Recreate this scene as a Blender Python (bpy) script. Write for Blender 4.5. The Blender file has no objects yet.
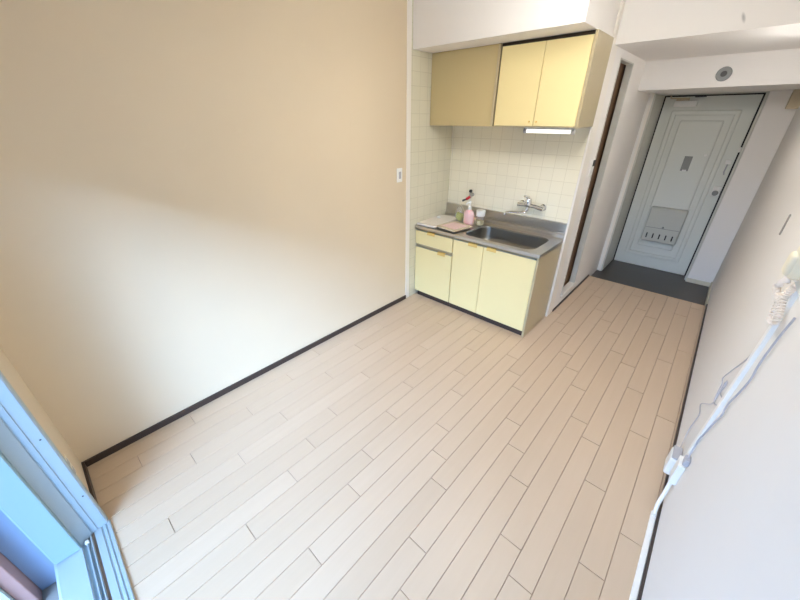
import bpy, bmesh, math, random
from mathutils import Vector, Matrix
random.seed(4)
SC = bpy.context.scene
COL = SC.collection
PI = math.pi

# ------------------------------------------------------------------ materials
def srgb(r, g, b):
    f = lambda c: (c/255/12.92) if c/255 <= .04045 else ((c/255+.055)/1.055)**2.4
    return (f(r), f(g), f(b), 1)

def mat(name, col, rough=.5, metal=0, spec=.5, noise=0, nscale=8, bump=0, bscale=200, **kw):
    m = bpy.data.materials.new(name); m.use_nodes = True
    nt = m.node_tree; N = nt.nodes; L = nt.links
    b = N['Principled BSDF']
    b.inputs['Base Color'].default_value = col
    b.inputs['Roughness'].default_value = rough
    b.inputs['Metallic'].default_value = metal
    b.inputs['Specular IOR Level'].default_value = spec
    for k, v in kw.items(): b.inputs[k.replace('_', ' ')].default_value = v
    if noise or bump: tc = N.new('ShaderNodeTexCoord')
    if noise:
        n = N.new('ShaderNodeTexNoise'); n.inputs['Scale'].default_value = nscale; n.inputs['Detail'].default_value = 4
        L.new(tc.outputs['Object'], n.inputs['Vector'])
        mx = N.new('ShaderNodeMix'); mx.data_type = 'RGBA'
        mx.inputs[6].default_value = tuple(c*(1-noise) for c in col[:3])+(1,)
        mx.inputs[7].default_value = tuple(min(1, c*(1+noise)) for c in col[:3])+(1,)
        L.new(n.outputs['Fac'], mx.inputs[0]); L.new(mx.outputs[2], b.inputs['Base Color'])
    if bump:
        n2 = N.new('ShaderNodeTexNoise'); n2.inputs['Scale'].default_value = bscale; n2.inputs['Detail'].default_value = 3
        L.new(tc.outputs['Object'], n2.inputs['Vector'])
        bp = N.new('ShaderNodeBump'); bp.inputs['Strength'].default_value = bump; bp.inputs['Distance'].default_value = .002
        L.new(n2.outputs['Fac'], bp.inputs['Height']); L.new(bp.outputs['Normal'], b.inputs['Normal'])
    return m

def tile_mat(name, axis, u0, v0, w, h, col, grout):
    m = mat(name, col, .22)
    nt = m.node_tree; N = nt.nodes; L = nt.links; b = N['Principled BSDF']
    g = N.new('ShaderNodeNewGeometry'); s = N.new('ShaderNodeSeparateXYZ'); L.new(g.outputs['Position'], s.inputs[0])
    c = N.new('ShaderNodeCombineXYZ')
    au = N.new('ShaderNodeMath'); au.operation = 'ADD'; au.inputs[1].default_value = -u0 + 20*w
    av = N.new('ShaderNodeMath'); av.operation = 'ADD'; av.inputs[1].default_value = -v0 + 20*h
    L.new(s.outputs[axis], au.inputs[0]); L.new(s.outputs['Z'], av.inputs[0])
    L.new(au.outputs[0], c.inputs[0]); L.new(av.outputs[0], c.inputs[1])
    br = N.new('ShaderNodeTexBrick'); br.offset = 0; br.squash = 1
    br.inputs['Scale'].default_value = 1
    br.inputs['Brick Width'].default_value = w; br.inputs['Row Height'].default_value = h
    br.inputs['Mortar Size'].default_value = .0018; br.inputs['Mortar Smooth'].default_value = .3
    br.inputs['Color1'].default_value = col
    br.inputs['Color2'].default_value = tuple(x*.97 for x in col[:3])+(1,)
    br.inputs['Mortar'].default_value = grout
    L.new(c.outputs[0], br.inputs['Vector']); L.new(br.outputs['Color'], b.inputs['Base Color'])
    bp = N.new('ShaderNodeBump'); bp.invert = True; bp.inputs['Strength'].default_value = .35; bp.inputs['Distance'].default_value = .001
    L.new(br.outputs['Fac'], bp.inputs['Height']); L.new(bp.outputs['Normal'], b.inputs['Normal'])
    return m

def plank_mat():
    m = mat('plank wood', srgb(222, 202, 184), .38, spec=.4)
    nt = m.node_tree; N = nt.nodes; L = nt.links; b = N['Principled BSDF']
    g = N.new('ShaderNodeNewGeometry')
    mp = N.new('ShaderNodeMapping'); mp.inputs['Scale'].default_value = (34, 2.2, 1)
    L.new(g.outputs['Position'], mp.inputs['Vector'])
    off = N.new('ShaderNodeVectorMath'); off.operation = 'ADD'
    sc = N.new('ShaderNodeMath'); sc.operation = 'MULTIPLY'; sc.inputs[1].default_value = 37
    L.new(g.outputs['Random Per Island'], sc.inputs[0])
    L.new(mp.outputs[0], off.inputs[0]); L.new(sc.outputs[0], off.inputs[1])
    n = N.new('ShaderNodeTexNoise'); n.inputs['Scale'].default_value = 1; n.inputs['Detail'].default_value = 5; n.inputs['Roughness'].default_value = .6
    L.new(off.outputs[0], n.inputs['Vector'])
    add = N.new('ShaderNodeMath'); add.operation = 'MULTIPLY_ADD'; add.inputs[1].default_value = .55
    sub = N.new('ShaderNodeMath'); sub.operation = 'MULTIPLY'; sub.inputs[1].default_value = .4
    L.new(g.outputs['Random Per Island'], sub.inputs[0])
    L.new(n.outputs['Fac'], add.inputs[0]); L.new(sub.outputs[0], add.inputs[2])
    mx = N.new('ShaderNodeMix'); mx.data_type = 'RGBA'
    mx.inputs[6].default_value = PLANK_A; mx.inputs[7].default_value = PLANK_B
    L.new(add.outputs[0], mx.inputs[0]); L.new(mx.outputs[2], b.inputs['Base Color'])
    return m
PLANK_A = srgb(191, 168, 142); PLANK_B = srgb(204, 182, 157)

def smudge_wall(name, col, center, size, tilt):
    """white paint with one small grey scuff of its own shape"""
    m = mat(name, col, .8, bump=.15, bscale=350)
    nt = m.node_tree; N = nt.nodes; L = nt.links; b = N['Principled BSDF']
    g = N.new('ShaderNodeNewGeometry')
    v = N.new('ShaderNodeVectorMath'); v.operation = 'SUBTRACT'; v.inputs[1].default_value = center
    L.new(g.outputs['Position'], v.inputs[0])
    r = N.new('ShaderNodeVectorRotate'); r.rotation_type = 'Y_AXIS'; r.inputs['Angle'].default_value = tilt
    L.new(v.outputs[0], r.inputs['Vector'])
    d = N.new('ShaderNodeVectorMath'); d.operation = 'DIVIDE'; d.inputs[1].default_value = size
    L.new(r.outputs[0], d.inputs[0])
    ln = N.new('ShaderNodeVectorMath'); ln.operation = 'LENGTH'; L.new(d.outputs[0], ln.inputs[0])
    mr = N.new('ShaderNodeMapRange'); mr.inputs[1].default_value = .3; mr.inputs[2].default_value = 1
    mr.inputs[3].default_value = .75; mr.inputs[4].default_value = 0
    L.new(ln.outputs['Value'], mr.inputs[0])
    mx = N.new('ShaderNodeMix'); mx.data_type = 'RGBA'; mx.inputs[6].default_value = col; mx.inputs[7].default_value = srgb(150, 148, 146)
    L.new(mr.outputs[0], mx.inputs[0]); L.new(mx.outputs[2], b.inputs['Base Color'])
    return m

M = {}
M['beige_paper'] = mat('beige wallpaper', srgb(217, 201, 174), .85, noise=.02, nscale=3, bump=.25, bscale=400)
M['white_paper'] = mat('white wallpaper', srgb(228, 225, 221), .85, noise=.01, nscale=3, bump=.25, bscale=400)
M['white_plaster'] = mat('white plaster', srgb(236, 233, 229), .85, bump=.15, bscale=350)
M['ceiling'] = mat('ceiling paper', srgb(232, 229, 224), .9, bump=.2, bscale=300)
M['lintel'] = smudge_wall('scuffed white plaster', srgb(236, 233, 229), (1.967, 3.5, 2.27), (.010, .05, .034), .45)
M['plank'] = plank_mat()
M['groove'] = mat('plank groove', srgb(158, 132, 112), .8)
M['darkwood'] = mat('dark brown baseboard', srgb(62, 50, 44), .45, noise=.15, nscale=30)
M['white_trim'] = mat('white trim', srgb(236, 231, 222), .5)
M['cream_trim'] = mat('cream baseboard', srgb(214, 208, 188), .5)
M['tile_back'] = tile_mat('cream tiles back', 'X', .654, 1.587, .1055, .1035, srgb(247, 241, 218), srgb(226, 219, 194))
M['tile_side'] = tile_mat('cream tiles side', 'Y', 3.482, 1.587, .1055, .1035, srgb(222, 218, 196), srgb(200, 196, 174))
M['genkan'] = mat('dark entrance floor', srgb(66, 60, 54), .35, noise=.15, nscale=6)
M['yellow'] = mat('yellow laminate', srgb(236, 220, 164), .32, spec=.5)
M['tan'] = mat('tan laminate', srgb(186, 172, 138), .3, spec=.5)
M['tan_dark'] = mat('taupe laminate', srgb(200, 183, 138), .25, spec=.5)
M['gap'] = mat('dark recess', srgb(58, 48, 36), .8)
M['kick'] = mat('dark kick board', srgb(58, 46, 42), .5)
M['handle'] = mat('amber plastic', srgb(226, 192, 110), .35)
M['alu'] = mat('brushed aluminium', srgb(180, 176, 164), .35, metal=.85)
M['steel'] = mat('stainless steel', srgb(205, 200, 192), .3, metal=1, bump=.05, bscale=600)
M['basin'] = mat('basin steel', srgb(150, 148, 142), .33, metal=1)
M['chrome'] = mat('chrome', srgb(225, 225, 225), .08, metal=1)
M['grey_door'] = mat('grey green painted steel', srgb(218, 221, 214), .4)
M['grey_frame'] = mat('grey door frame paint', srgb(200, 200, 192), .45)
M['black'] = mat('black rubber', srgb(28, 27, 28), .5)
M['letterbox'] = mat('grey letterbox plastic', srgb(188, 190, 182), .45)
M['greyplate'] = mat('grey plate', srgb(140, 142, 140), .5)
M['white_plastic'] = mat('white plastic', srgb(238, 238, 234), .35)
M['cream_plastic'] = mat('cream plastic', srgb(232, 224, 200), .35)
M['grey_plastic'] = mat('grey plastic', srgb(176, 176, 182), .4)
M['dark_grey'] = mat('tray shadow dark grey', srgb(78, 76, 76), .5)
M['wire'] = mat('grey wire', srgb(178, 178, 186), .45)
M['alu_window'] = mat('pale blue grey aluminium', srgb(160, 176, 184), .4, metal=.1)
M['sash_paint'] = mat('pale aqua aluminium', srgb(142, 168, 172), .42, metal=.1)
M['ext_pink'] = mat('exterior pink brown tile', srgb(178, 140, 132), .6, noise=.1)
M['ext_wall'] = mat('exterior pale wall', srgb(196, 212, 208), .8, noise=.06)
M['concrete'] = mat('balcony concrete', srgb(150, 148, 144), .9, noise=.12)
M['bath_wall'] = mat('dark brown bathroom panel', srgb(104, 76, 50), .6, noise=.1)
M['pink'] = mat('pink translucent plastic', srgb(240, 204, 205), .3, Subsurface_Weight=.2)
M['paper_pink'] = mat('pink printed paper', srgb(226, 196, 192), .7, noise=.12, nscale=60)
M['red'] = mat('red plastic', srgb(206, 40, 44), .35)
M['green'] = mat('yellow green sponge', srgb(196, 200, 106), .8, noise=.2, nscale=80)
M['clear'] = mat('clear plastic', (1, 1, 1, 1), .08, Transmission_Weight=.85, IOR=1.3, Alpha=.75)
M['amber_fill'] = mat('pale yellow contents', srgb(216, 204, 150), .6)
M["board"] = mat("off white cutting board", srgb(224, 217, 207), .55, noise=.05, nscale=20)
M['board_wood'] = mat('beige tray', srgb(206, 190, 160), .5, noise=.08, nscale=30)
M['nickel'] = mat('satin nickel', srgb(228, 226, 220), .4, metal=.6)
M['shadow_grey'] = mat('shadow line grey', srgb(150, 147, 142), .6)
M['tube'] = mat('white frosted glass tube', srgb(240, 240, 236), .3, Emission_Color=(1, .97, .9, 1), Emission_Strength=.9)
M['junction'] = mat('beige plastic box', srgb(196, 182, 152), .5)

# ------------------------------------------------------------------ mesh helpers
class MB:
    def __init__(s): s.bm = bmesh.new()
    def box(s, x0, x1, y0, y1, z0, z1, bev=0, seg=2, rot=None, pivot=None):
        r = bmesh.ops.create_cube(s.bm, size=1)
        vs = r['verts']
        for v in vs:
            v.co = Vector(((x0+x1)/2 + v.co.x*(x1-x0), (y0+y1)/2 + v.co.y*(y1-y0), (z0+z1)/2 + v.co.z*(z1-z0)))
        if bev:
            es = list({e for v in vs for e in v.link_edges})
            o = bmesh.ops.bevel(s.bm, geom=es, offset=bev, segments=seg, profile=.5, affect='EDGES')
            vs = list({v for f in o['faces'] for v in f.verts} | {v for v in vs if v.is_valid})
        if rot is not None:
            p = Vector(pivot) if pivot else Vector(((x0+x1)/2, (y0+y1)/2, (z0+z1)/2))
            for v in vs: v.co = p + rot @ (v.co - p)
        return s
    def tube(s, pts, rad, seg=10, cap=True):
        pts = [Vector(p) for p in pts]; n = len(pts)
        rads = rad if isinstance(rad, (list, tuple)) else [rad]*n
        rings = []; prev = None
        for i, p in enumerate(pts):
            t = (pts[min(i+1, n-1)] - pts[max(i-1, 0)]).normalized()
            if prev is None:
                a = Vector((0, 0, 1)) if abs(t.z) < .9 else Vector((1, 0, 0))
                u = t.cross(a).normalized()
            else:
                u = (prev - t*prev.dot(t)).normalized()
            prev = u; w = t.cross(u)
            rings.append([s.bm.verts.new(p + (u*math.cos(2*PI*k/seg) + w*math.sin(2*PI*k/seg))*rads[i]) for k in range(seg)])
        for a, b in zip(rings, rings[1:]):
            for k in range(seg): s.bm.faces.new((a[k], a[(k+1) % seg], b[(k+1) % seg], b[k]))
        if cap:
            s.bm.faces.new(rings[0][::-1]); s.bm.faces.new(rings[-1])
        return s
    def lathe(s, prof, c, seg=24, axis='Z', sx=1, sy=1):
        """prof: (radius, height) list; axis Z up, or Y pointing to -Y, or X pointing to -X"""
        rings = []
        for r, h in prof:
            ring = []
            for k in range(seg):
                a = 2*PI*k/seg; u, w = r*math.cos(a)*sx, r*math.sin(a)*sy
                if axis == 'Z': q = (c[0]+u, c[1]+w, c[2]+h)
                elif axis == 'Y': q = (c[0]+u, c[1]-h, c[2]+w)
                else: q = (c[0]-h, c[1]+u, c[2]+w)
                ring.append(s.bm.verts.new(q))
            rings.append(ring)
        for a, b in zip(rings, rings[1:]):
            for k in range(seg): s.bm.faces.new((a[k], a[(k+1) % seg], b[(k+1) % seg], b[k]))
        s.bm.faces.new(rings[0][::-1]); s.bm.faces.new(rings[-1])
        return s
    def prism(s, prof, axis, a, b):
        """extrude a closed 2D profile; axis 'X': profile is (y,z); 'Y': (x,z); 'Z': (x,y)"""
        def P(p, t): return {'X': (t, p[0], p[1]), 'Y': (p[0], t, p[1]), 'Z': (p[0], p[1], t)}[axis]
        A = [s.bm.verts.new(P(p, a)) for p in prof]; B = [s.bm.verts.new(P(p, b)) for p in prof]
        n = len(prof)
        for k in range(n): s.bm.faces.new((A[k], A[(k+1) % n], B[(k+1) % n], B[k]))
        s.bm.faces.new(A[::-1]); s.bm.faces.new(B)
        return s
    def build(s, name, m, parent=None, smooth=False, bevel=0):
        bmesh.ops.recalc_face_normals(s.bm, faces=s.bm.faces)
        me = bpy.data.meshes.new(name); s.bm.to_mesh(me); s.bm.free()
        if smooth:
            for p in me.polygons: p.use_smooth = True
            me.set_sharp_from_angle(angle=math.radians(40))
        me.materials.append(m)
        o = bpy.data.objects.new(name, me); COL.objects.link(o)
        if bevel:
            md = o.modifiers.new('bevel', 'BEVEL'); md.width = bevel; md.segments = 2; md.limit_method = 'ANGLE'
        if parent is not None:
            o.parent = parent; o.matrix_parent_inverse = Matrix.Translation(-parent.location)
        return o

def tag(o, label, cat, group=None, kind=None):
    o['label'] = label; o['category'] = cat
    if group: o['group'] = group
    if kind: o['kind'] = kind
    return o
def thing(name, loc, label, cat, group=None, kind=None):
    o = bpy.data.objects.new(name, None); COL.objects.link(o); o.location = loc; o.empty_display_size = .05
    return tag(o, label, cat, group, kind)
def struct(o, label, cat): return tag(o, label, cat, kind='structure')
def roundrect(x0, x1, y0, y1, r, n=6):
    out = []
    for cx, cy, a0 in ((x1-r, y1-r, 0), (x0+r, y1-r, PI/2), (x0+r, y0+r, PI), (x1-r, y0+r, 1.5*PI)):
        for k in range(n+1):
            a = a0 + k/n*PI/2; out.append((cx+r*math.cos(a), cy+r*math.sin(a)))
    return out

# ------------------------------------------------------------------ key dimensions (metres)
W = 2.485            # inner face of the right wall
XP = 1.314           # hall wall plane
YB = 3.482           # tiled back wall of the kitchen alcove
YC = 2.83            # end of the beige wall
CEIL = 2.56
XW = .478            # window opening left
XWR = 2.36           # window opening right
HEAD = 1.885         # window head
YL = 3.50            # hall lintel face
YS = 4.797           # step down to the entrance
YD = 5.745           # entrance door plane
GZ = -.05            # entrance floor

# ------------------------------------------------------------------ floor
y0s = {-3: .7, -2: .55, -1: .227, 0: .841, 1: .444, 2: .974, 3: .637, 4: .235, 5: .972, 6: .778, 7: .484, 8: .169, 9: .957, 10: .633,
       11: .456, 12: .308, 13: .985, 14: .805, 15: .62, 16: .306, 17: .18, 18: .873, 19: .438, 20: .7, 21: .3}
PW, PL, GAP = .1058, .985, .0016
fb = bmesh.new()
def plank(x0, x1, y0, y1):
    c = .0014; z0 = -.004
    A = [fb.verts.new(p) for p in ((x0, y0, z0), (x1, y0, z0), (x1, y1, z0), (x0, y1, z0))]
    B = [fb.verts.new(p) for p in ((x0+c, y0+c, 0), (x1-c, y0+c, 0), (x1-c, y1-c, 0), (x0+c, y1-c, 0))]
    for k in range(4): fb.faces.new((A[k], A[(k+1) % 4], B[(k+1) % 4], B[k]))
    fb.faces.new(B)
YF0, YF1 = .0, YS-.022
for row, y0 in y0s.items():
    xa = .243 + row*PW; xb = xa + PW
    xa = max(xa, 0); xb = min(xb, W)
    if xb-xa < .012: continue
    ys = [YF0] + [y0+k*PL for k in range(-1, 6) if YF0+.03 < y0+k*PL < YF1-.03] + [YF1]
    for a, b in zip(ys, ys[1:]): plank(xa+GAP/2, xb-GAP/2, a+GAP/2, b-GAP/2)
for f in fb.faces: f.material_index = 0
base = [fb.verts.new(p) for p in ((-.1, -.05, -.0038), (W+.1, -.05, -.0038), (W+.1, YS-.02, -.0038), (-.1, YS-.02, -.0038))]
fbf = fb.faces.new(base); fbf.material_index = 1
bmesh.ops.recalc_face_normals(fb, faces=fb.faces)
if fbf.normal.z < 0: fbf.normal_flip()
me = bpy.data.meshes.new('floor'); fb.to_mesh(me); fb.free()
me.materials.append(M['plank']); me.materials.append(M['groove'])
fl = bpy.data.objects.new('floor', me); COL.objects.link(fl)
struct(fl, 'pale pinkish wood plank floor of the room and hall', 'floor')
struct(MB().box(XP-.02, W+.02, YS-.022, YS, -.06, .0, .003).build('trim_floor_edge', mat('pale wood edging', srgb(206, 178, 150), .4)),
       'pale wood edging where the plank floor drops to the dark entrance', 'trim')
struct(MB().box(XP-.02, W+.05, YS-.001, YD+.1, GZ-.05, GZ).build('floor_entry', M['genkan']), 'dark sunken entrance floor in front of the grey door', 'floor')

# ------------------------------------------------------------------ walls
struct(MB().box(-.1, 0, -.12, YC-.001, -.05, CEIL+.05).build('wall_left', M['beige_paper']), 'long bare beige wall on the left', 'wall')
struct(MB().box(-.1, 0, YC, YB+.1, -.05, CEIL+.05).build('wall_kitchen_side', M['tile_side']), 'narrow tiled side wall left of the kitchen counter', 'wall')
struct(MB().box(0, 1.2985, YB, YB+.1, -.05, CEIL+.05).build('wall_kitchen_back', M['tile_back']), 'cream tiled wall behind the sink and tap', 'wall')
struct(MB().box(W, W+.1, -.2, YD+.1, -.12, CEIL+.05).build('wall_right', M['white_paper']), 'white wall on the right with the phone and cables', 'wall')
wb = MB()
wb.box(-.1, .45, -.12, 0, -.15, CEIL+.05); wb.box(XWR, W+.1, -.12, 0, -.15, CEIL+.05); wb.box(.45, XWR, -.12, 0, HEAD, CEIL+.05)
struct(wb.build('wall_window', M['beige_paper']), 'beige wall strip around the window at the lower left', 'wall')
DY0, DY1, DZ0, DZ1 = 3.75, 4.15, .13, 2.16
hb = MB()
hb.box(XP-.046, XP, YB+.1, DY0, -.08, CEIL+.05); hb.box(XP-.046, XP, YB-.032, YB+.1, -.05, CEIL+.05) if 0 else None
hb.box(XP-.046, XP, DY1, YD+.1, -.1, CEIL+.05); hb.box(XP-.046, XP, DY0, DY1, -.1, DZ0); hb.box(XP-.046, XP, DY0, DY1, DZ1, CEIL+.05)
struct(hb.build('wall_hall', M['white_plaster']), 'white hall wall with the dark narrow doorway', 'wall')
# end wall around the entrance door
DX0, DX1, DH = 1.39, 2.208, 1.965
eb = MB()
eb.box(XP-.046, DX0-.03, YD, YD+.1, -.1, CEIL); eb.box(DX1+.03, W+.05, YD, YD+.1, -.1, CEIL); eb.box(DX0-.03, DX1+.03, YD, YD+.1, DH+.03, CEIL)
struct(eb.build('wall_entry', M['white_plaster']), 'end wall around the entrance door', 'wall')
struct(MB().box(2.245, W, 5.56, YD, GZ, 1.985).build('pillar_entry', M['white_plaster'], bevel=.004), 'white wall return right of the entrance door', 'pillar')
# ceilings
struct(MB().box(-.1, W+.1, -.12, YL, CEIL, CEIL+.1).build('ceiling', M['ceiling']), 'white ceiling of the room', 'ceiling')
struct(MB().box(0, 1.303, 2.85, YB, 2.2465, CEIL).build('soffit_kitchen', M['white_plaster']), 'white boxed soffit above the kitchen cabinets', 'soffit')
struct(MB().box(XP, W, YL, 4.6, 2.212, CEIL+.05).build('ceiling_hall', M['lintel']), 'lowered white hall ceiling with a grey scuff on its face', 'ceiling')
struct(MB().box(XP, W, 4.6, YD, 1.985, CEIL+.05).build('beam_entry', M['white_plaster']), 'deep white beam above the entrance', 'beam')
# bathroom box behind the doorway
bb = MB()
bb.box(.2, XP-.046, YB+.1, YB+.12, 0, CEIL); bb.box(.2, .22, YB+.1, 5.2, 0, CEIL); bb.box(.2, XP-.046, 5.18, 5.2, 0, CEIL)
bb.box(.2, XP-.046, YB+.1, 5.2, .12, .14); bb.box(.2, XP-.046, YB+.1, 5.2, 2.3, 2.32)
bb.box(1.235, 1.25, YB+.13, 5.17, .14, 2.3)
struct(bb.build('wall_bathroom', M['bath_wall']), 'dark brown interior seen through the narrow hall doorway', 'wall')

# trims
struct(MB().box(-.012, .006, 2.777, YC, 0, CEIL, .002).build('trim_1', M['white_trim']), 'white vertical corner trim ending the beige wall', 'trim')
struct(MB().box(1.2985, XP+.0015, 3.44, YB+.1005, 0, CEIL, .0012).build('trim_2', M['white_trim']), 'white corner post between the kitchen and the hall doorway', 'trim')
t3 = MB()
t3.box(XP-.046, XP+.006, DY1-.012, DY1+.012, DZ0-.01, DZ1, .002); t3.box(XP-.046, XP+.005, DY0-.012, DY0, DZ0, DZ1, .002)
t3.box(XP-.046, XP+.005, DY0-.012, DY1+.012, DZ1-.012, DZ1, .002)
struct(t3.build('trim_3', M['grey_frame']), 'thin grey metal frame of the narrow hall doorway', 'trim')
struct(MB().box(XP-.12, XP+.02, DY0-.01, DY1+.01, DZ0-.02, DZ0+.002, .002).build('trim_4', M['white_trim']), 'white raised sill of the narrow hall doorway', 'trim')
struct(MB().box(0, .012, .012, 2.777, 0, .043, .0015).build('baseboard_left', M['darkwood']), 'dark brown baseboard along the beige wall', 'baseboard')
struct(MB().box(W-.01, W, 0, YS, 0, .025, .0015).build('baseboard_right', M['darkwood']), 'dark brown baseboard along the right wall', 'baseboard')
struct(MB().box(.0, .44, 0, .012, 0, .043, .0015).build('baseboard_window', M['darkwood']), 'short dark baseboard under the wall outlet by the window', 'baseboard')
struct(MB().box(XP, XP+.01, YB+.1, YS-.02, 0, .022, .001).build('baseboard_hall', M['darkwood']), 'thin dark baseboard below the hall doorway sill', 'baseboard')
struct(MB().box(2.238, W, 5.548, 5.56, GZ, .0, .001).build('baseboard_entry', M['cream_trim']), 'cream baseboard under the white wall return by the door', 'baseboard')
struct(MB().box(W-.012, W, YS, 5.548, GZ, .02, .001).build('baseboard_entry_right', M['cream_trim']), 'cream baseboard strip beside the dark entrance floor', 'baseboard')

# ------------------------------------------------------------------ window frame and balcony
win = thing('window_1', (XW, -.08, 0), 'pale blue aluminium frame of the open balcony window', 'window', kind='structure')
jb = MB()
jb.prism([(.36, .0005), (XW, .0005), (XW, .03), (XW-.004, .034), (.455, .034), (.452, .0005)], 'Z', .012, HEAD) if 0 else None
jb.prism([(.44, 0.0), (.44, .03), (XW-.006, .03), (XW, .024), (XW, -.012), (XW+.004, -.014), (XW+.004, -.028), (XW+.001, -.030), (XW+.001, -.034), (XW+.007, -.037),
          (XW+.034, -.08), (.44, -.08)], 'Z', 0, HEAD)
jb.build('jamb', M['alu_window'], win)
MB().prism([(.44, -.0805), (XW+.052, -.0805), (XW+.056, -.084), (XW+.056, -.168), (XW+.05, -.174), (.44, -.174)], 'Z', .012, HEAD).build('outer_jamb', M['sash_paint'], win)
sl = MB()
sl.prism([(.036, -.03), (.036, .006), (.033, .008), (.024, .008), (.022, .004), (.018, .004), (.016, .008), (.008, .008), (.006, .003), (.0, .003), (-.002, .007),
          (-.028, .007), (-.03, -.004), (-.04, -.004), (-.042, .010), (-.046, .010), (-.048, -.004), (-.056, -.004), (-.058, .010), (-.062, .010), (-.064, -.004),
          (-.078, -.004), (-.08, .008), (-.17, .002), (-.18, -.004), (-.18, -.03)], 'X', XW-.01, XWR)
sl.build('sill_track', M['alu_window'], win)
MB().box(XW+.001, XWR, -.174, .03, HEAD-.035, HEAD).build('head', M['alu_window'], win)
MB().box(XWR-.035, XWR, -.174, .03, .008, HEAD-.035).build('right_jamb', M['alu_window'], win)
MB().box(.508, .526, -.0665, -.052, .0, .014, .002).build('stopper', M['white_plastic'], win)
MB().tube([(.4795, .012, .24), (.476, .012, .24)], .0035).tube([(.4795, .012, .62), (.476, .012, .62)], .0035).tube([(.4795, .012, 1.0), (.476, .012, 1.0)], .0035).build('screw', M['dark_grey'], win)
struct(MB().box(-.4, XW+.02, -.26, -.1745, -.3, CEIL+.3).build('wall_outside', mat('pale blue outside wall', srgb(140, 160, 188), .6)), 'pale outside wall edge beyond the window frame', 'wall')
struct(MB().box(XW-.2, XW+.085, -.305, -.262, -.3, CEIL+.3, .004).build('trim_outside', M['ext_pink']), 'pinkish outer edge strip beyond the window frame', 'trim')
struct(MB().box(-.6, XW+.10, -.42, -.306, -.3, CEIL+.3).build('wall_balcony', M['ext_wall']), 'pale green grey balcony side wall at the lower left corner', 'wall')
struct(MB().box(-.6, 3.2, -1.3, -.42, 2.45, 2.6).build('overhang_sky_block', M['concrete']), 'unseen balcony overhang above the window, added to block high sky', 'ceiling')  # unseen overhang, added to hold back high sky light near the window
struct(MB().box(-.6, 3.2, -1.4, -.18, -.3, -.12).build('floor_balcony', M['concrete']), 'concrete balcony floor outside the window', 'floor')

# ------------------------------------------------------------------ wall fittings, left and window wall
def plate_x(name, label, cat, x, y0, y1, z0, z1, d, m, sign=1):
    t = thing(name, (x, (y0+y1)/2, z0), label, cat)
    a, b = (x, x+d) if sign > 0 else (x-d, x)
    MB().box(a, b, y0, y1, z0, z1, .003).build('plate', m, t)
    return t
sw = plate_x('light_switch', 'small white light switch on the beige wall near the kitchen', 'light switch', 0, 2.648, 2.718, 1.245, 1.365, .008, M['white_plastic'])
MB().box(.008, .012, 2.668, 2.698, 1.275, 1.335, .002).build('rocker', M['grey_plastic'], sw)
ot = thing('wall_outlet', (.29, 0, .22), 'beige double outlet on the wall beside the window frame', 'outlet')
MB().box(.255, .325, 0, .008, .22, .34, .003).build('plate', M['cream_plastic'], ot)
for z in (.25, .31):
    MB().box(.275, .305, .008, .0095, z-.016, z+.016, .0008, 1).build('socket', M['grey_plastic'], ot)

# ------------------------------------------------------------------ kitchen base units
YFR = 2.93
def door_panel(x0, x1, z0, z1, hx0, hx1, parent, name='door', y=YFR, m=None):
    d = MB().box(x0, x1, y, y+.018, z0, z1, .002).build(name, m or M['yellow'], parent)
    MB().box(x0+.002, x1-.002, y-.003, y+.012, z1+.0005, z1+.008, .001).build('top_channel', M['alu'], d)
    h = MB()
    h.prism([(y+.010, z1+.0085), (y+.010, z1+.0115), (y-.012, z1+.0115), (y-.016, z1+.008), (y-.016, z1-.018), (y-.0125, z1-.020), (y-.0125, z1+.0065), (y-.010, z1+.0085)], 'X', hx0, hx1)
    h.build('handle', M['handle'], d)
    return d
du = thing('drawer_cabinet', (.235, 3.2, 0), 'narrow yellow base cabinet with one drawer over one door, left of the sink', 'cabinet')
cb = MB().box(.004, .468, 2.95, YB-.002, .055, .772)
cb.build('body', M['tan'], du)
MB().box(.03, .468, 2.952, 2.97, .0, .055).build('kick_board', M['kick'], du)
door_panel(.006, .464, .606, .745, .165, .255, du, 'drawer')
door_panel(.006, .464, .06, .57, .305, .392, du)
su = thing('sink_cabinet', (.88, 3.2, 0), 'wide yellow base cabinet with two doors under the sink', 'cabinet')
MB().box(.472, 1.278, 2.95, YB-.002, .055, .62).box(.472, 1.278, 2.95, 2.965, .62, .772).build('body', M['tan'], su)
MB().box(.472, 1.279, 2.952, 2.97, .0, .055).build('kick_board', M['kick'], su)
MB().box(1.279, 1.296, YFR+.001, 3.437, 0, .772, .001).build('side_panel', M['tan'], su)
door_panel(.474, .793, .06, .745, .645, .735, su)
door_panel(.797, 1.277, .06, .745, .835, .925, su)

# sink counter: steel worktop with pressed basin and splashback
ct = thing('sink_counter', (.65, 3.2, .76), 'stainless steel sink counter with a deep basin and low splashback', 'sink counter')
bm = bmesh.new()
inner = roundrect(.540, 1.212, 2.978, 3.378, .09, 8)
N_ = len(inner)
X0, X1, Y0_, Y1_ = .003, 1.302, 2.914, 3.452
cx, cy = (.545+1.205)/2, (2.985+3.375)/2
def outer_pt(p):
    dx, dy = p[0]-cx, p[1]-cy
    ts = []
    if dx > 1e-9: ts.append((X1-cx)/dx)
    if dx < -1e-9: ts.append((X0-cx)/dx)
    if dy > 1e-9: ts.append((Y1_-cy)/dy)
    if dy < -1e-9: ts.append((Y0_-cy)/dy)
    t = min(ts); return (cx+dx*t, cy+dy*t)
outer = [outer_pt(p) for p in inner]
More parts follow.
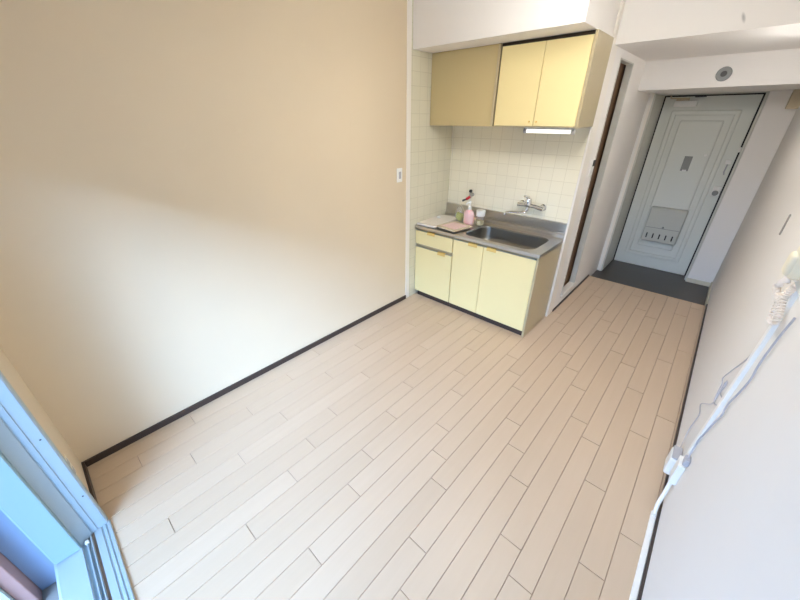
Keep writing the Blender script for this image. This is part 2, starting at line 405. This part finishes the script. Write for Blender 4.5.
# snap the nearest outer points to the corners
for c in ((X0, Y0_), (X1, Y0_), (X0, Y1_), (X1, Y1_)):
    k = min(range(N_), key=lambda i: (outer[i][0]-c[0])**2+(outer[i][1]-c[1])**2); outer[k] = c
def inset(p, d):
    return (cx+(p[0]-cx)*(1-d/.33), cy+(p[1]-cy)*(1-d/.195))
rings = [[(p[0], p[1], .774) for p in outer], [(p[0], p[1], .797) for p in outer],
         [(cx+(p[0]-cx)*.998, cy+(p[1]-cy)*.996, .8) for p in outer]]
rim = roundrect(.525, 1.227, 2.963, 3.394, .10, 8)
rings += [[(p[0], p[1], .8) for p in rim], [((p[0]+q[0])/2, (p[1]+q[1])/2, .802) for p, q in zip(rim, inner)]]
rings_top = [[bm.verts.new(q) for q in r] for r in rings]
def bridge(bm, R):
    for a, b in zip(R, R[1:]):
        for k in range(N_): bm.faces.new((a[k], a[(k+1) % N_], b[(k+1) % N_], b[k]))
bridge(bm, rings_top)
bmesh.ops.recalc_face_normals(bm, faces=bm.faces)
tp = sum(1 for f in bm.faces if f.normal.z > .9), sum(1 for f in bm.faces if f.normal.z < -.9)
if tp[1] > tp[0]: bmesh.ops.reverse_faces(bm, faces=bm.faces)
me = bpy.data.meshes.new('worktop'); bm.to_mesh(me); bm.free(); me.materials.append(M['steel'])
wt = bpy.data.objects.new('worktop', me); COL.objects.link(wt); wt.parent = ct; wt.matrix_parent_inverse = Matrix.Translation(-ct.location)
bm = bmesh.new()
def ins(p, d): return (p[0] + (cx-p[0])*d/.4, p[1] + (cy-p[1])*d/.3)
br = [[((p[0]+q[0])/2, (p[1]+q[1])/2, .802) for p, q in zip(rim, inner)], [(p[0], p[1], .798) for p in inner], [(p[0], p[1], .79) for p in inner],
      [ins(p, .012)+(.70,) for p in inner], [ins(p, .025)+(.655,) for p in inner], [ins(p, .06)+(.64,) for p in inner]]
R = [[bm.verts.new(q) for q in r] for r in br]
bridge(bm, R); bm.faces.new(R[-1])
bmesh.ops.recalc_face_normals(bm, faces=bm.faces)
if sum(f.normal.z for f in bm.faces) < 0: bmesh.ops.reverse_faces(bm, faces=bm.faces)
me = bpy.data.meshes.new('basin'); bm.to_mesh(me); bm.free(); me.materials.append(M['basin'])
for p in me.polygons: p.use_smooth = True
bs = bpy.data.objects.new('basin', me); COL.objects.link(bs); bs.parent = ct; bs.matrix_parent_inverse = Matrix.Translation(-ct.location)
MB().lathe([(.05, 0), (.055, .004), (.04, .006), (.038, .002), (.01, .002)], (1.02, 3.19, .6405)).build('drain', M['chrome'], bs, smooth=True)
MB().prism([(YB-.001, .79), (YB-.001, .938), (3.462, .938), (3.458, .934), (3.458, .848), (3.452, .842), (3.442, .838), (3.440, .832), (3.440, .812), (3.432, .804), (3.425, .8005), (3.43, .79)],
           'X', .003, 1.296).build('splashback', M['steel'], ct)
MB().prism([(3.4535, .856), (3.4535, .862), (3.458, .866), (3.458, .852)], 'X', .02, 1.28).build('ridge', M['steel'], ct)

# ------------------------------------------------------------------ wall cabinets
tc_ = thing('wall_cabinet', (.33, 3.3, 1.70), 'plain taupe wall cabinet left of the two yellow doors', 'cabinet', 'wall cabinets above the sink')
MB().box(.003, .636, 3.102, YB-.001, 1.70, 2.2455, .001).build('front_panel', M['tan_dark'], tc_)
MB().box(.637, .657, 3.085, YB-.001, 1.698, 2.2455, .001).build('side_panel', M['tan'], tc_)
yc_ = thing('wall_cabinet', (.98, 3.3, 1.70), 'wall cabinet with two pale yellow doors above the sink', 'cabinet', 'wall cabinets above the sink')
MB().box(.6585, 1.298, 3.104, YB-.001, 1.70, 2.2455).build('body', M['gap'], yc_)
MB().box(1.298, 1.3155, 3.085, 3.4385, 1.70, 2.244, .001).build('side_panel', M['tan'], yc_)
MB().box(.6585, 1.298, 3.0875, 3.104, 1.698, 1.7045, .0005, 1).build('bottom_panel', M['tan'], yc_)
for x0, x1, hx in ((.671, .993, .966), (.997, 1.296, 1.022)):
    d = MB().box(x0, x1, 3.083, 3.101, 1.706, 2.222, .0018).build('door', M['yellow'], yc_)
    MB().lathe([(.0035, 0), (.003, .007), (.006, .010), (.006, .014), (.004, .016)], (hx, 3.083, 1.735), 14, 'Y').build('knob', M['handle'], d, smooth=True)
lt = thing('under_cabinet_light', (1.07, 3.2, 1.655), 'slim white tube light fixed under the yellow wall cabinet', 'light')
MB().box(.895, 1.255, 3.18, 3.225, 1.682, 1.70, .002).build('fixture', M['white_plastic'], lt)
MB().tube([(.905, 3.2, 1.668), (1.245, 3.2, 1.668)], .0125, 16).build('tube', M['tube'], lt, smooth=True)
for x, m in ((.895, M['grey_plastic']), (1.257, M['white_plastic'])):
    MB().tube([(x-.012, 3.2, 1.67), (x+.012, 3.2, 1.67)], .0185, 16).build('end_cap', m, lt, smooth=True)

# ------------------------------------------------------------------ tap, gas cock
fa = thing('wall_tap', (.93, YB, 1.05), 'chrome single lever mixer tap on the tiles above the basin', 'tap')
for x, z in ((.852, 1.05), (1.052, 1.04)):
    MB().lathe([(.03, 0), (.03, .006), (.022, .012), (.017, .03), (.017, .062), (.012, .068)], (x, YB-.001, z), 20, 'Y').build('wall_flange', M['chrome'], fa, smooth=True)
MB().tube([(.835, 3.42, 1.05), (.88, 3.42, 1.054), (1.0, 3.42, 1.05), (1.04, 3.42, 1.042), (1.075, 3.42, 1.036)], [.02, .019, .019, .02, .019], 18).build('body', M['chrome'], fa, smooth=True)
MB().lathe([(.026, 0), (.03, .01), (.03, .055), (.024, .068), (.01, .072)], (.93, 3.42, 1.045), 20).build('valve_head', M['chrome'], fa, smooth=True)
MB().tube([(.93, 3.425, 1.108), (.928, 3.41, 1.124), (.925, 3.375, 1.136), (.922, 3.34, 1.142)], [.014, .014, .012, .010], 12).build('lever', M['chrome'], fa, smooth=True)
MB().tube([(.93, 3.42, 1.045), (.93, 3.418, 1.01), (.915, 3.415, .99), (.88, 3.41, .98), (.78, 3.39, .972), (.748, 3.384, .968), (.737, 3.382, .955), (.736, 3.382, .94)],
          [.015, .014, .012, .011, .0105, .0105, .0105, .0115], 14).build('spout', M['chrome'], fa, smooth=True)
gc = thing('gas_cock', (0.307, YB, 1.05), 'small wall gas cock with black knob and red cap beside the bottles', 'gas cock')
MB().lathe([(.018, 0), (.018, .006), (.010, .01), (.010, .05), (.006, .054)], (0.307, YB+.0005, 1.06), 16, 'Y').tube([(0.307, 3.435, 1.085), (0.307, 3.435, 1.03)], .011, 12).build('body', M['alu'], gc, smooth=True)
MB().lathe([(.010, 0), (.017, .004), (.017, .022), (.012, .028)], (0.307, 3.435, 1.085), 16).build('knob', M['black'], gc, smooth=True)
MB().tube([(0.307, 3.432, 1.045), (0.292, 3.42, 1.03), (0.277, 3.41, 1.018)], [.012, .015, .013], 12).build('cap', M['red'], gc, smooth=True)
MB().tube([(0.280, 3.412, 1.02), (0.257, 3.40, 1.008), (0.244, 3.395, 1.0)], [.008, .009, .011], 12).build('hose_nipple', M['dark_grey'], gc, smooth=True)

# ------------------------------------------------------------------ things on the counter
cbd = thing('cutting_board', (.12, 3.1, .8), 'off-white slab board lying on the left end of the counter', 'cutting board')
rz = Matrix.Rotation(math.radians(2), 3, 'Z')
MB().box(.012, .235, 2.93, 3.36, .8035, .826, .004, rot=rz).build('board', M['board'], cbd)
tag(MB().lathe([(.012, 0), (.017, .002), (.018, .014), (.012, .02), (.004, .021)], (.085, 3.21, .8275), 18).build('bottle_cap', M['white_plastic'], smooth=True),
    'tiny white cap lying on the off-white board', 'cap')
tr = thing('tray', (.38, 3.08, .802), 'shallow beige tray with its shadow put in as a dark slab beside the basin', 'tray')
rt = Matrix.Rotation(math.radians(-10), 3, 'Z')
MB().box(.262, .482, 2.955, 3.20, .8035, .812, .002, rot=rt).build('tray_shadow', M['dark_grey'], tr)  # dark slab stands in for the shadow below the tray
MB().box(.252, .494, 2.945, 3.21, .8125, .827, .005, rot=rt).build('top', M['board_wood'], tr)
tag(MB().box(.29, .47, 2.985, 3.17, .8275, .8292, rot=rt).build('leaflet', M['paper_pink']), 'pink printed leaflet lying flat on the beige tray', 'leaflet')
pb = thing('pump_bottle', (.392, 3.305, .8), 'pink pump bottle with a white nozzle by the basin', 'bottle')
MB().lathe([(.05, 0), (.056, .004), (.058, .02), (.058, .09), (.054, .115), (.04, .135), (.02, .146), (.017, .148)], (.392, 3.305, .8015), 28, sy=.62).build('body', M['pink'], pb, smooth=True)
MB().lathe([(.019, 0), (.019, .022), (.012, .026), (.008, .03), (.007, .062), (.012, .064), (.012, .078), (.006, .082)], (.392, 3.305, .9495), 18).tube([(.392, 3.305, 1.02), (.382, 3.282, 1.018), (.375, 3.262, 1.008)], [.007, .006, .0055], 10).build('pump', M['white_plastic'], pb, smooth=True)
gb = thing('sponge_bag', (.25, 3.35, .8), 'small clear bag with a yellow-green sponge behind the pink bottle', 'bag')
tl = Matrix.Rotation(math.radians(10), 3, 'Y')
MB().box(.215, .285, 3.335, 3.365, .806, .885, .01, 3, rot=tl).build('sponge', M['green'], gb)
bgm = MB().lathe([(.04, 0), (.048, .01), (.05, .05), (.046, .1), (.03, .135), (.012, .155), (.008, .158), (.016, .168)], (.25, 3.35, .8015), 20, sy=.6)
bgm.build('bag', M['clear'], gb, smooth=True)
cu = thing('jar', (.50, 3.345, .8), 'clear jar with a white lid and pale contents near the splashback', 'jar')
MB().lathe([(.036, 0), (.040, .003), (.042, .09), (.040, .092)], (.50, 3.345, .8025), 24).build('glass', M['clear'], cu, smooth=True)
MB().lathe([(.030, 0), (.035, .004), (.036, .045), (.01, .047)], (.50, 3.345, .806), 24).build('contents', M['amber_fill'], cu, smooth=True)
MB().lathe([(.044, 0), (.045, .002), (.045, .05), (.042, .055), (.01, .056)], (.50, 3.345, .8955), 24).build('lid', M['white_plastic'], cu, smooth=True)

# ------------------------------------------------------------------ entrance door
d1 = thing('door_1', (1.8, YD, GZ), 'grey steel entrance door with letterbox at the end of the hall', 'door', kind='structure')
fr = MB()
fr.box(DX0-.045, DX0-.015, 5.2, YD+.06, GZ, DH+.012); fr.box(DX1+.015, 2.244, 5.60, YD+.06, GZ, DH+.012); fr.box(DX0-.045, 2.244, 5.62, YD+.06, DH+.014, 1.984)
fr.build('door_frame', M['grey_frame'], d1, bevel=.002)
MB().box(DX0-.05, DX0-.03, 5.192, 5.2, GZ, 1.985, .001).build('frame_edge', M['white_trim'], d1)
MB().box(XP+.0005, DX0-.05, 5.2, YD, GZ, 1.985).build('frame_side', M['white_plaster'], d1)
MB().box(DX0-.016, DX1+.016, YD+.012, YD+.05, GZ, DH+.016).build('gasket', M['black'], d1)
lf = MB().box(DX0, DX1, YD, YD+.019, GZ+.004, DH, .002)
leaf = lf.build('door_leaf', M['grey_door'], d1)
def frame_ring(x0, x1, z0, z1, w, h):
    m = MB()
    def seg(xa, xb, za, zb): m.box(xa, xb, YD-h, YD+.001, za, zb, h*.7, 2)
    seg(x0, x0+w, z0, z1); seg(x1-w, x1, z0, z1); seg(x0+w*.5, x1-w*.5, z1-w, z1); seg(x0+w*.5, x1-w*.5, z0, z0+w)
    return m
frame_ring(1.49, 2.10, .10, 1.83, .05, .018).build('outer_moulding', M['grey_door'], leaf)
MB().box(1.60, 1.99, YD-.016, YD+.001, .24, 1.73, .014).build('raised_panel', M['grey_door'], leaf)
lb = MB().box(1.62, 1.998, YD-.085, YD-.0005, .328, .765, .018, 3).build('letterbox', M['letterbox'], d1)
MB().box(1.632, 1.986, YD-.087, YD-.084, .508, .514).build('letterbox_seam', M['greyplate'], lb)
MB().lathe([(.012, 0), (.012, .01), (.008, .013)], (1.815, YD-.085, .525), 14, 'Y').build('letterbox_knob', M['greyplate'], lb, smooth=True)
for k in range(5):
    MB().box(1.665+k*.068, 1.679+k*.068, YD-.089, YD-.082, .375, .438, .002, 1).build('letterbox_slot', M['black'], lb)
cl = MB().box(1.49, 1.70, YD-.05, YD-.002, 1.865, 1.925, .006).build('door_closer', M['white_plastic'], d1)
MB().box(1.50, 1.62, YD-.03, YD-.012, 1.926, 1.955, .003).tube([(1.60, YD-.03, 1.945), (1.45, YD-.06, 1.95), (1.44, YD-.02, 1.97)], .008).build('closer_arm', M['junction'], cl)
MB().box(1.66, 1.76, YD-.02, YD-.004, 1.955, 1.964, .002).build('closer_rail', M['dark_grey'], cl)
pl = MB().box(1.765, 1.84, YD-.024, YD-.0165, 1.20, 1.36, .002).build('door_plate', M['greyplate'], d1)
MB().box(1.785, 1.825, YD-.036, YD-.0245, 1.195, 1.215, .003).build('plate_hook', M['white_plastic'], pl)
MB().lathe([(.014, 0), (.014, .006), (.008, .008)], (1.945, YD-.0165, 1.382), 16, 'Y').build('peephole', M['white_plastic'], d1, smooth=True)
lk = MB().box(2.128, 2.205, YD-.02, YD-.0005, .955, 1.065, .006).build('lock_case', M['white_plastic'], d1)
MB().lathe([(.014, 0), (.012, .025), (.026, .032), (.029, .045), (.026, .058), (.012, .062)], (2.163, YD-.0205, .995), 20, 'Y').build('door_knob', M['greyplate'], lk, smooth=True)
MB().box(2.206, 2.222, YD-.012, YD+.005, .95, 1.02).build('strike', M['dark_grey'], lk)
MB().box(2.135, 2.19, YD-.022, YD-.0005, 1.30, 1.345, .004).build('thumb_turn', M['nickel'], d1)
MB().box(2.20, 2.222, YD-.03, YD+.002, 1.425, 1.475, .004).build('door_guard', M['nickel'], d1)
MB().tube([(2.165, YD-.02, 1.30), (2.16, YD-.026, 1.22), (2.17, YD-.022, 1.19)], .006).build('guard_arm', M['grey_plastic'], d1, smooth=True)
al = thing('wall_vent', (1.905, 4.6, 2.075), 'round grey wall fitting with dark centre on the entrance beam', 'vent')
MB().lathe([(.05, 0), (.052, .004), (.047, .012), (.026, .014), (.022, .012)], (1.905, 4.5995, 2.077), 32, 'Y').build('ring', M['greyplate'], al, smooth=True)
MB().lathe([(.021, 0), (.021, .005), (.012, .007)], (1.905, 4.587, 2.077), 20, 'Y').build('centre', M['dark_grey'], al, smooth=True)
jx = thing('junction_box', (2.44, 5.5, 1.83), 'small beige box in the top right corner beside the entrance', 'box')
MB().box(2.40, W-.001, 5.45, 5.559, 1.83, 1.984, .004).build('case', M['junction'], jx)
hs = thing('hall_switch', (XP, 3.7, 1.36), 'tiny white switch with a black rocker on the post by the narrow doorway', 'light switch')
MB().box(XP, XP+.008, 3.655, 3.735, 1.32, 1.45, .002).build('plate', M['white_plastic'], hs)
MB().box(XP+.008, XP+.014, 3.675, 3.74 if 0 else 3.725, 1.395, 1.445, .002).build('rocker', M['black'], hs)

# ------------------------------------------------------------------ right wall: painted shadow line, phone, cables
rs = plate_x('shade_line', 'thin grey strip standing in for a shadow line on the right wall', 'strip', W, 2.835, 2.852, 1.235, 1.34, .006, M['shadow_grey'], -1)  # grey sliver drawn as the shadow line beside a switch plate
ph = thing('wall_phone', (W, 1.95, 1.22), 'cream wall intercom phone with coiled cord on the right wall', 'phone')
MB().box(2.456, W, 1.66, 1.955, 1.29, 1.53, .008, 3).build('base', M['white_plastic'], ph)
hsm = MB()
hsm.box(2.418, 2.4555, 1.81, 1.885, 1.32, 1.56, .017, 4)
hsm.box(2.408, 2.44, 1.815, 1.88, 1.327, 1.40, .014, 4)
hsm.build('handset', M['cream_plastic'], ph, smooth=True)
def bez(P, n):
    """Catmull-Rom through P"""
    P = [Vector(p) for p in P]; Q = [2*P[0]-P[1]] + P + [2*P[-1]-P[-2]]; out = []
    for i in range(1, len(Q)-2):
        for k in range(n):
            t = k/n; a, b, c, d = Q[i-1:i+3]
            out.append(.5*((2*b)+(c-a)*t+(2*a-5*b+4*c-d)*t*t+(3*b-a-3*c+d)*t**3))
    out.append(P[-1]); return out
path = bez([(2.438, 1.850, 1.322), (2.462, 2.124, 1.195), (2.462, 1.993, 1.196), (2.462, 1.950, 1.165), (2.462, 1.925, 1.140), (2.462, 1.864, 1.164), (2.462, 1.915, 1.200), (2.462, 1.941, 1.229), (2.466, 1.900, 1.288)], 60)
cum = [0]
for a, b in zip(path, path[1:]): cum.append(cum[-1]+(b-a).length)
coil = []
for i, p in enumerate(path):
    t = (path[min(i+1, len(path)-1)]-path[max(i-1, 0)]).normalized()
    u = t.cross(Vector((1, 0, 0))).normalized(); w = t.cross(u); a = cum[i]/.0125*2*PI
    coil.append(p + (u*math.cos(a)+w*math.sin(a))*.0095)
MB().tube(coil, .0030, 6).build('coiled_cord', mat('pale cord', srgb(236, 226, 214), .4), ph, smooth=True)

def duct():
    m = MB(); q = [(0, -.02), (-.012, -.018), (-.014, -.012), (-.014, .012), (-.012, .018), (0, .02)]
    ends = []
    for z, y in ((.36, 2.03), (1.30, 1.925)): ends.append([m.bm.verts.new((W+a, y+b, z)) for a, b in q])
    A, B = ends
    for k in range(6): m.bm.faces.new((A[k], A[(k+1) % 6], B[(k+1) % 6], B[k]))
    m.bm.faces.new(A[::-1]); m.bm.faces.new(B)
    return m
dc = tag(duct().build('cable_duct', M['white_plastic']), 'white upright cable duct below the phone on the right wall', 'cable duct')
bd = tag(MB().prism([(W-.034, .0005), (W-.034, .014), (W-.031, .017), (W-.0145, .017), (W-.011, .014), (W-.011, .0005)], 'Y', .25, 1.90).build('cable_duct', M['white_plastic']),
         'long white cable duct lying on the floor against the right wall', 'cable duct')
ob = thing('surface_outlet', (W, 1.97, .17), 'white surface outlet box low on the right wall with a plug', 'outlet')
MB().box(2.456, W, 1.95, 2.03, .19, .32, .005, 3).build('box', M['white_plastic'], ob)
tag(MB().tube(bez([(2.468, 1.975, .189), (2.466, 1.95, .13), (2.461, 1.92, .06), (2.4625, 1.895, .025), (2.4625, 1.87, .019)], 8), .009, 10).build('cable', M['white_plastic'], smooth=True),
    'short thick white cable from the outlet box down to the floor duct', 'cable')
ad = thing('power_adapter', (2.46, 2.145, .10), 'white power adapter with a grey face plugged in low on the right wall', 'adapter')
MB().box(2.44, W, 2.09, 2.20, .10, .215, .012, 3).build('case', M['white_plastic'], ad)
MB().box(2.444, W-.004, 2.096, 2.194, .216, .228, .004, 2).build('top_face', M['grey_plastic'], ad)
pg = thing('plug', (W, 1.96, .36), 'small grey plug above the outlet box on the right wall', 'plug')
MB().box(2.462, W-.0005, 1.93, 1.975, .345, .385, .006, 2).build('body', M['grey_plastic'], pg)
X_ = 2.478
tag(MB().tube(bez([(2.465, 2.150, 0.228), (2.474, 2.240, 0.220), (2.479, 2.304, 0.286), (2.479, 2.274, 0.408), (2.479, 2.374, 0.410), (2.479, 2.166, 0.568), (2.479, 2.134, 0.636), (2.479, 2.141, 0.686), (2.479, 2.128, 0.736), (2.479, 2.103, 0.724), (2.479, 2.127, 0.677), (2.479, 2.077, 0.684), (2.479, 2.008, 0.711), (2.479, 2.022, 0.671), (2.479, 2.123, 0.607), (2.479, 2.166, 0.632), (2.479, 2.184, 0.681), (2.479, 2.232, 0.685), (2.479, 2.170, 0.761), (2.479, 2.097, 0.839), (2.479, 2.033, 0.909), (2.479, 2.001, 0.957)], 8), .0024, 8).build('wire', M['wire'], smooth=True),
    'thin grey wire with a loop from the adapter up the right wall', 'wire')
tag(MB().tube(bez([(2.472, 1.950, 0.386), (2.477, 1.990, 0.470), (2.477, 1.959, 0.550), (2.477, 1.920, 0.644), (2.477, 1.881, 0.722), (2.477, 1.892, 0.747), (2.477, 1.885, 0.790), (2.477, 1.842, 0.873), (2.477, 1.813, 0.954), (2.477, 1.824, 0.996), (2.477, 1.822, 1.050), (2.477, 1.801, 1.143), (2.477, 1.771, 1.224)], 8), .0032, 8).build('wire', M['wire'], smooth=True),
    'grey wire running beside the upright duct from the plug to the phone', 'wire')

# ------------------------------------------------------------------ lights: daylight through the window, sky over the building opposite
GLOW_DIR, GLOW_EXP, GLOW, SKY, GROUND = (.62, -.70, .42), 20, 36, 6.0, .3
ROOF_LOW, HIGH = .06, .08
ROOM_FILL = 21
HALL_FILL = 52
w = bpy.data.worlds.new('World'); SC.world = w; w.use_nodes = True
nt = w.node_tree; N = nt.nodes; L = nt.links
bg = N['Background']
tcw = N.new('ShaderNodeTexCoord'); sp = N.new('ShaderNodeSeparateXYZ'); L.new(tcw.outputs['Generated'], sp.inputs[0])
def math_(op, a, b=None):
    n = N.new('ShaderNodeMath'); n.operation = op
    for i, v in enumerate((a, b)):
        if v is None: continue
        if isinstance(v, (int, float)): n.inputs[i].default_value = v
        else: L.new(v, n.inputs[i])
    return n.outputs[0]
dt = N.new('ShaderNodeVectorMath'); dt.operation = 'DOT_PRODUCT'
dt.inputs[1].default_value = Vector(GLOW_DIR).normalized()
L.new(tcw.outputs['Generated'], dt.inputs[0])
lobe = math_('POWER', math_('MAXIMUM', dt.outputs['Value'], 0.0), GLOW_EXP)
def ramp(v, a, b, lo, hi):
    n = N.new('ShaderNodeMapRange'); n.interpolation_type = 'SMOOTHSTEP'
    for i, q in enumerate((v, a, b, lo, hi)):
        if isinstance(q, (int, float)): n.inputs[i].default_value = q
        else: L.new(q, n.inputs[i])
    return n.outputs[0]
# roofs opposite: a tall block towards +x, a gap ahead shaped to light kitchen and hall
out_ = math_('MAXIMUM', math_('MULTIPLY', sp.outputs['Y'], -1.0), .02)
slope = math_('DIVIDE', sp.outputs['Z'], out_)
side = math_('DIVIDE', sp.outputs['X'], out_)
roof = ramp(side, .25, .6, ROOF_LOW, .47)
gate = ramp(math_('SUBTRACT', slope, roof), -.03, .06, 0.0, 1.0)
high = ramp(slope, .55, 1.3, 1.0, HIGH)
sky = math_('MULTIPLY', math_('MULTIPLY', math_('ADD', math_('MULTIPLY', lobe, GLOW), SKY), gate), high)
val = math_('ADD', sky, GROUND)
bg.inputs['Color'].default_value = (.52, .83, 1.36, 1)
L.new(val, bg.inputs['Strength'])
def area(name, loc, rot, sx, sy, power, col=(1, 1, 1), portal=False):
    l = bpy.data.lights.new(name, 'AREA'); l.shape = 'RECTANGLE'; l.size = sx; l.size_y = sy; l.energy = power; l.color = col
    if portal: l.cycles.is_portal = True
    o = bpy.data.objects.new(name, l); COL.objects.link(o); o.location = loc; o.rotation_euler = rot; return o
area('window_portal', ((XW+XWR)/2, -.19, HEAD/2), (-PI/2, 0, 0), XWR-XW+.1, HEAD+.1, 0, portal=True)

# unseen pendant added above the frame as fill light for the room 
cl_ = thing('fill_pendant', (1.5, 2.1, CEIL), 'round white pendant lamp added out of view as fill light', 'lamp')
MB().lathe([(.20, .0), (.21, .02), (.20, .07), (.15, .095), (.05, .10)], (1.5, 2.1, CEIL-.31), 32).build('shade', mat('glowing room fill shade', srgb(240, 236, 228), .5, Emission_Color=(1, .98, .95, 1), Emission_Strength=ROOM_FILL), cl_, smooth=True)
MB().tube([(1.5, 2.1, CEIL-.21), (1.5, 2.1, CEIL)], .006).build('fill_cord', M['white_plastic'], cl_)
hl_ = thing('fill_hall', (2.392, 3.68, 2.212), 'small round lamp added out of view to brighten the hall', 'lamp')  # unseen lamp added to brighten the hall and entrance door
MB().lathe([(.045, 0), (.07, .012), (.075, .03), (.07, .05), (.05, .055)], (2.392, 3.68, 2.07), 28).build('shade', mat('glowing hall fill shade', srgb(240, 236, 228), .5, Emission_Color=(1, .98, .95, 1), Emission_Strength=HALL_FILL), hl_, smooth=True)

MB().tube([(2.392, 3.68, 2.124), (2.392, 3.68, 2.212)], .012).lathe([(.02, 0), (.10, .004), (.10, .012), (.02, .02)], (2.392, 3.68, 2.126), 28).build('cap', M['white_plastic'], hl_)

# ------------------------------------------------------------------ camera
f, yaw, pitch, roll = 335.9474, 42.5158, 28.4872, -.134
y_, p_, r_ = map(math.radians, (yaw, pitch, roll))
fw = Vector((-math.sin(y_)*math.cos(p_), math.cos(y_)*math.cos(p_), -math.sin(p_)))
rt0 = Vector((math.cos(y_), math.sin(y_), 0)); up0 = rt0.cross(fw)
rtv = rt0*math.cos(r_)+up0*math.sin(r_); upv = up0*math.cos(r_)-rt0*math.sin(r_)
cam = bpy.data.cameras.new('camera'); cam.sensor_width = 36; cam.lens = f*36/800; cam.clip_start = .02
co = bpy.data.objects.new('camera', cam); COL.objects.link(co)
co.matrix_world = Matrix(((rtv.x, upv.x, -fw.x, 2.1792), (rtv.y, upv.y, -fw.y, .3137), (rtv.z, upv.z, -fw.z, 1.7636), (0, 0, 0, 1)))
SC.camera = co
vs = SC.view_settings
vs.view_transform = 'Standard'; vs.look = 'None'; vs.exposure = .5; vs.gamma = 1; vs.use_curve_mapping = False
SC.cycles.max_bounces = 14; SC.cycles.diffuse_bounces = 10; SC.cycles.use_denoising = True
